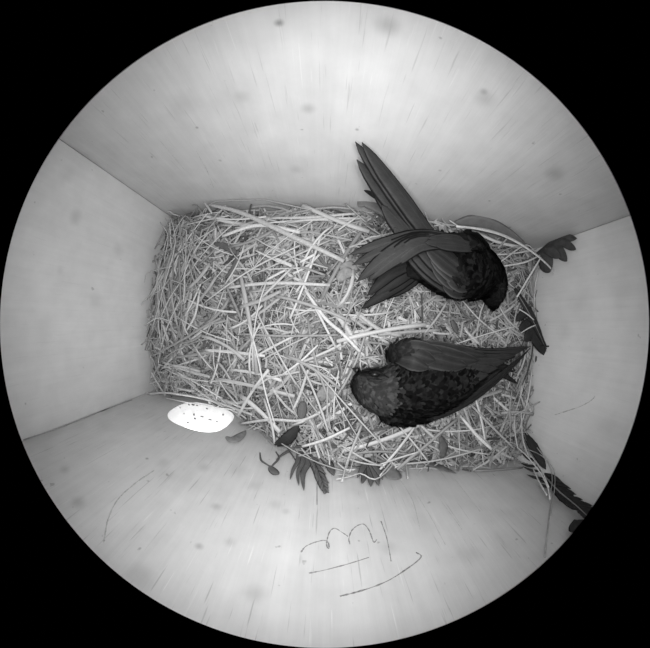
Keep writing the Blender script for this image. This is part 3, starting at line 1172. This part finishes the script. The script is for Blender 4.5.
# torn dark feather hanging over the front board
front_at = lambda x, y, o: W(x, y, 'front', o)
bl = [(WF([(303, 448), (313, 462), (320, 475), (326, 494)], .0036), .0085, NF, dict(ragged=.12, tipround=.7, base=.3, peak=.6, n=18))]
bl += barbs(front_at, [(306, 452), (314, 462), (320, 475), (326, 492)], 16, lambda t: 4 + 7 * math.sin(math.pi * t) ** .7, lambda t: 4 + 6 * math.sin(math.pi * t) ** .7,
            32, .0022, NF, .004, 0, 1, 3)
bl += [
      (WF([(302, 446), (318, 452), (328, 462), (334, 476)], .0055), .0085, NF, dict(ragged=.15, tipround=.6, base=.4)),
      (WF([(300, 448), (308, 460), (303, 474), (304, 491)], .0045), .0060, NF, dict(ragged=.1, tipround=.2, base=.5, peak=.3)),
      (WF([(299, 448), (303, 460), (298, 473), (299, 486)], .005), .0040, NF, dict(tipround=.2, base=.5, peak=.3)),
      (WF([(298, 448), (298, 460), (293, 470), (290, 480)], .0055), .0035, NF, dict(tipround=.2, base=.5, peak=.3)),
      (WF([(297, 446), (290, 450), (282, 455), (276, 460)], .006), .0030, NF, dict(tipround=.2, base=.5, peak=.3))]
loose('feather', 'torn dark feather with curled barbs hanging below the straw on the front wall', 'feather', bl, M_loosemid,
      WF([(302, 446), (312, 462), (319, 476), (325, 492)], .0052), M_shaftdark, .0004, GL)
# flat dark feather tucked under the straw beside it
loose('feather', 'broad blackish feather tucked under straw left of the torn feather', 'feather',
      [([S(275, 446, .008), S(287, 440, .010), S(299, 426, .010)], .0110, UPZ, dict(ragged=.15, tipround=.5, base=.35))],
      M_loose, None, None, .0004, GL)
loose('feather', 'short dark feather tip showing in the straw above the front wall', 'feather',
      [([S(303, 402, .011), S(302, 410, .012), S(301, 419, .011)], .0075, UPZ, dict(tipround=.7, base=.6))], M_loosemid, None, None, .0004, GL)
# small curled down feather
loose('feather', 'tiny curled down feather with a grey tip on the front wall', 'feather',
      [(WF([(270, 466), (273, 470), (278, 475)], .003), .0065, NF, dict(tipround=.7, base=.3)),
       (WF([(276, 452), (279, 458), (274, 464), (271, 467)], .003), .0016, NF, dict(tipround=.3, base=.6)),
       (WF([(260, 453), (261, 460), (266, 464), (271, 467)], .003), .0016, NF, dict(tipround=.3, base=.6))],
      M_loosemid, None, None, .0004, GL)
loose('feather', 'small grey feather lying beside the right end of the entrance hole', 'feather',
      [(WF([(226, 437), (234, 439), (246, 431)], .003), .0095, NF, dict(tipround=.55, base=.3))], plain_mat('pale_grey_vane', .26, .7, .25), None, None, .0004, GL)
# fan of dark barbs below the middle of the nest
bl = []
for i, (x, y, w) in enumerate([(362, 484, .006), (371, 487, .006), (379, 486, .006), (383, 480, .0055), (357, 478, .005)]):
    bl.append((WF([(366, 456), ((366 + x) / 2 + 2, (456 + y) / 2), (x, y)], .007 + .0012 * i), w, NF, dict(ragged=.1, tipround=.35, base=.5)))
loose('feather', 'dark fan-shaped feather under the straw tips in the middle of the front wall', 'feather', bl, M_loosemid, None, None, .0004, GL)
loose('feather', 'round grey feather next to the dark fan on the front wall', 'feather',
      [(WF([(384, 462), (391, 470), (397, 480)], .008), .0130, NF, dict(tipround=.75, base=.5))], plain_mat('dull_grey_vane', .22, .7, .25), None, None, .0004, GL)
loose('leaf', 'narrow pointed withered leaf lying along the front wall', 'leaf',
      [(WF([(412, 460), (430, 463), (444, 468), (456, 473.5)], .010), .0085, NF, dict(tipround=.3, base=.25, peak=.35))], M_leaf, None, None, .0004, 'withered leaves')
loose('leaf', 'short upright withered leaf standing in the straw above the narrow leaf', 'leaf',
      [([S(441, 437, .008), S(445, 448, .011), S(443, 462, .007)], .0095, Vector((.3, .5, .8)).normalized(), dict(tipround=.4, base=.4))], M_leaf, None, None, .0004, 'withered leaves')


def WR(pts, off=.003):
    return [W(x, y, 'right', off) for x, y in pts]


# black feathers by the right board
NW2 = Vector((-.35, .0, .9)).normalized()
loose('feather', 'shiny black feather leaning against the right wall above the wing tips', 'feather',
      [([S(515, 288, .012), S(524, 303, .016), S(533, 318, .018), S(540, 334, .018), S(547, 350, .017)], .0085, NW2, dict(tipround=.3, base=.4, ragged=.15)),
       ([S(527, 320, .013), S(535, 335, .015), S(542, 346, .016), S(549, 356, .016)], .0135, NW2, dict(tipround=.65, base=.5, peak=.35)),
       ([S(532, 309, .015), S(524, 314, .014), S(516, 321, .012)], .0090, NW2, dict(tipround=.5, base=.7, ragged=.15)),
       ([S(535, 319, .015), S(527, 325, .0145), S(519, 330, .013)], .0105, NW2, dict(tipround=.5, base=.7, ragged=.15)),
       ([S(536, 328, .0145), S(530, 334, .014), S(526, 342, .013)], .0110, NW2, dict(tipround=.5, base=.7, ragged=.15)),
       ([S(541, 346, .019), S(546, 346.5, .0195), S(552, 346, .020)], .0016, UPZ, dict(tipround=.3, base=.5))],
      M_loose, [S(519, 296, .0155), S(529, 313, .0185), S(538, 331, .0195), S(547, 352, .0185)], M_shaftdark, .0005, GL)
# split feather in the corner of back and right boards
bl = []
for i, (pts, w) in enumerate([([(536, 255), (552, 245), (565, 238), (577, 238)], .0115), ([(550, 246), (562, 242), (570, 246), (576, 249)], .0090),
                              ([(546, 248), (556, 249), (562, 255), (567, 261)], .0125), ([(540, 254), (544, 260), (547, 266), (550, 272)], .0200),
                              ([(541, 255), (536, 258), (531, 261), (527, 265)], .0130), ([(544, 250), (551, 251), (556, 254), (560, 257)], .0110)]):
    bl.append((WR(pts, .004 + .001 * i), w, NR, dict(tipround=.4, base=.45, peak=.4)))
loose('feather', 'split dark feather with separated lobes in the far right corner', 'feather', bl, plain_mat('dull_dark_vane', .075, .7, .3), None, None, .0005, GL)

# large pale feather lying along the back board
pth = [W(452, 229, 'back', .010), W(480, 228, 'back', .009), W(505, 235, 'back', .012), W(528, 247, 'back', .016)]
loose('feather', 'large pale feather with a long white shaft behind the bowed swift', 'feather',
      [([W(455, 224, 'back', .006), W(476, 223, 'back', .005), W(500, 230, 'back', .006), W(528, 246, 'back', .010)], .0160,
        (NB * .8 + UPZ * .6).normalized(), dict(tipround=.4, base=.35, peak=.4, lead=.5))],
      M_loosepale, pth, M_shaft, .0011, GL)
loose('feather', 'pale grey feather edge under the raised wing against the back wall', 'feather',
      [([S(396, 224, .010), S(384, 210, .012), S(366, 201, .012), S(358, 206, .010)], .0120, UPZ, dict(tipround=.5, base=.5))],
      M_loosepale, None, None, .0004, GL)
loose('feather', 'small black feather tip sticking out left of the raised wing', 'feather',
      [([W(377, 199, 'back', .006), W(371, 194, 'back', .005), W(364, 190, 'back', .004)], .0050, NB, dict(tipround=.3, base=.6))],
      M_loose, None, None, .0004, GL)

# long dark feather in the near right corner, partly bald at the base
dgn = (NF + NR).normalized()
sh = [corner(524, 442, .011), corner(540, 470, .0115), corner(556, 489, .0115), corner(575, 505, .0115), corner(591, 520, .011)]
bl = []
for i, (pts, w) in enumerate([([(548, 479), (558, 490), (570, 501), (580, 510)], .0110), ([(586, 522), (580, 525), (576, 527), (574, 533)], .0130),
                              ([(523, 432), (531, 443), (538, 455), (546, 470)], .0100)]):
    bl.append(([corner(x, y, .006 + .0015 * i) for x, y in pts], w, dgn, dict(tipround=.5, base=.4, ragged=.15)))
bl += barbs(corner, [(543, 473), (556, 489), (575, 505), (591, 520)], 30, lambda t: 12 + 9 * abs(math.sin(5.2 * t + .6)), lambda t: 5 + 1.5 * math.sin(9 * t),
            34, .0032, dgn, .007, 0, 1, 5)
for i, (x0, y0, x1, y1) in enumerate([(535, 461, 521, 453), (537, 466, 520, 463), (541, 471, 523, 467), (545, 478, 527, 475), (548, 481, 537, 479), (550, 486, 540, 484)]):
    bl.append(([corner(x0, y0, .011), corner((x0 + x1) / 2, (y0 + y1) / 2 + 1.5, .013), corner(x1, y1, .011)], .0030, dgn, dict(tipround=.2, base=.5, peak=.3)))
loose('feather', 'long dark flight feather standing in the near right corner with loose barbs', 'feather', bl, M_loose, sh, M_shaftdark, .0009, GL)

# dark curved feather in the left of the nest and a small one between the birds
loose('feather', 'dark curved feather half sunk in the straw at the left', 'feather',
      [([S(214, 243, .006), S(228, 247, .008), S(237, 254, .008)], .0080, UPZ, dict(tipround=.4, base=.4, ragged=.2)),
       ([S(238, 250, .009), S(234, 265, .009), S(224, 280, .007)], .0050, UPZ, dict(tipround=.3, base=.4, ragged=.2))],
      M_loosemid, None, None, .0004, GL)
loose('feather', 'small dark feather tip in the straw between the two birds', 'feather',
      [([S(452, 320, .007), S(455, 326, .008), S(458, 334, .006)], .0055, UPZ, dict(tipround=.4, base=.5))], M_loosemid, None, None, .0004, GL)
# pale husks on the straw
for (pts, w, lab) in (([(338, 280), (346, 272), (352, 276)], .012, 'pale papery husk on the straw left of the fanned wing tips'),
                      ([(340, 266), (350, 264), (358, 270)], .007, 'narrow papery husk just above the fanned wing tips'),
                      ([(318, 400), (326, 394), (336, 398)], .014, 'fluffy pale husk on the straw left of the resting swift')):
    loose('husk', lab, 'husk', [([S(x, y, .006) for x, y in pts], w, UPZ, dict(tipround=.6, base=.5, ragged=.3))],
          plain_mat('papery_husk', .28, .8, .25, 400), None, None, .0004, 'pale husks on the straw')


# ------------------------------------------------------------------ fibres and crumbs
def fibre(pts, r, label, mat=M_hair, name='fibre'):
    v, f = tube(spline(pts, 16), r, 5, .8)
    return tag(link(name, mesh_from(v, f), mat), label, 'fibre')


fibre([corner(549, 480, .008), corner(551, 500, .006), corner(549, 520, .005), corner(546, 545, .004), corner(545, 558, .003)], .0007,
      'long thin plant fibre hanging over the front wall by the corner feather')
fibre(WR([(531, 386), (533, 393), (529, 400), (534, 408), (531, 416)], .003), .0006, 'squiggly fibre on the right wall beside the nest')
fibre(WF([(317, 484), (317, 495), (317, 505)], .002), .0003, 'hair-thin fibre below the torn dark feather')


def crumb(p, s, label, seed, stretch=Vector((1, 1, 1))):
    bm = bmesh.new()
    bmesh.ops.create_icosphere(bm, subdivisions=2, radius=s)
    for v in bm.verts:
        k = 1 + .45 * noise.noise(v.co * (1.6 / s) + Vector((seed, 0, 0)))
        v.co = Vector((v.co.x * k * stretch.x, v.co.y * k * stretch.y, v.co.z * k * stretch.z)) + p
    me = bpy.data.meshes.new('crumb')
    bm.to_mesh(me)
    bm.free()
    return tag(link('dirt_crumb', me, M_dirt), label, 'dirt')


crumb(WR([(536, 359)], .0008)[0], .0013, 'dark crumb on the right wall below the shiny black feather', 1, Vector((1, 2.2, .8)))
crumb(WR([(533, 356)], .0006)[0], .0010, 'smaller flat crumb on the right wall below the shiny black feather', 2, Vector((1, 2.6, .7)))
crumb(W(510, 238, 'back', .001), .0013, 'dark crumb on the back wall beside the large pale feather', 3, Vector((2.0, 1, .8)))


# crumbs and grit lying in the entrance hole, on its curved lower face
def tunnel(px, py):
    d = ray(px, py)
    o0 = Vector((0, 0, H))
    s0 = (W(px, py, 'front', 0) - o0).length
    s = s0
    while s < s0 + .08:
        q = o0 + d * s
        u, v = w2uv(q.x, q.y)
        if v < -D - FT + .001:
            break
        if abs((u - HU) / HW) ** 2.6 + abs((q.z - HZ) / HH) ** 2.6 > .97:
            break
        s += .0004
    return o0 + d * s


grit = []
for (x, y, s, st) in [(193, 404.5, .0018, (1.6, 1, .6)), (189, 405, .0010, (1.4, 1, .6)), (197, 405.5, .0010, (1.8, 1, .6)),
                      (194, 415, .0011, (1, 1.8, .6)), (195, 419, .0012, (1.5, 1, .6)), (188, 423, .0010, (1.5, 1, .6)), (203, 428, .0010, (1.7, 1, .6)),
                      (184, 414, .0006, (2, 1, .6)), (180, 408, .0006, (2, 1, .6)), (207, 409, .0007, (2.5, 1, .6)), (223, 415, .0008, (1, 2, .6)),
                      (202, 417, .0007, (4, 1, .6)), (210, 420, .0007, (4, 1, .6)), (217, 422, .0006, (3, 1, .6))]:
    bm = bmesh.new()
    bmesh.ops.create_icosphere(bm, subdivisions=1, radius=s)
    q = tunnel(x, y)
    for v in bm.verts:
        v.co = ROT @ Vector((v.co.x * st[0], v.co.y * st[1], v.co.z * st[2])) + q
    me = bpy.data.meshes.new('grit')
    bm.to_mesh(me)
    bm.free()
    grit.append(me)
g = link('grit', join_meshes(grit), M_dirt)
tag(g, 'scattered dark grit in the bright oval entrance hole', 'grit', None, 'stuff')
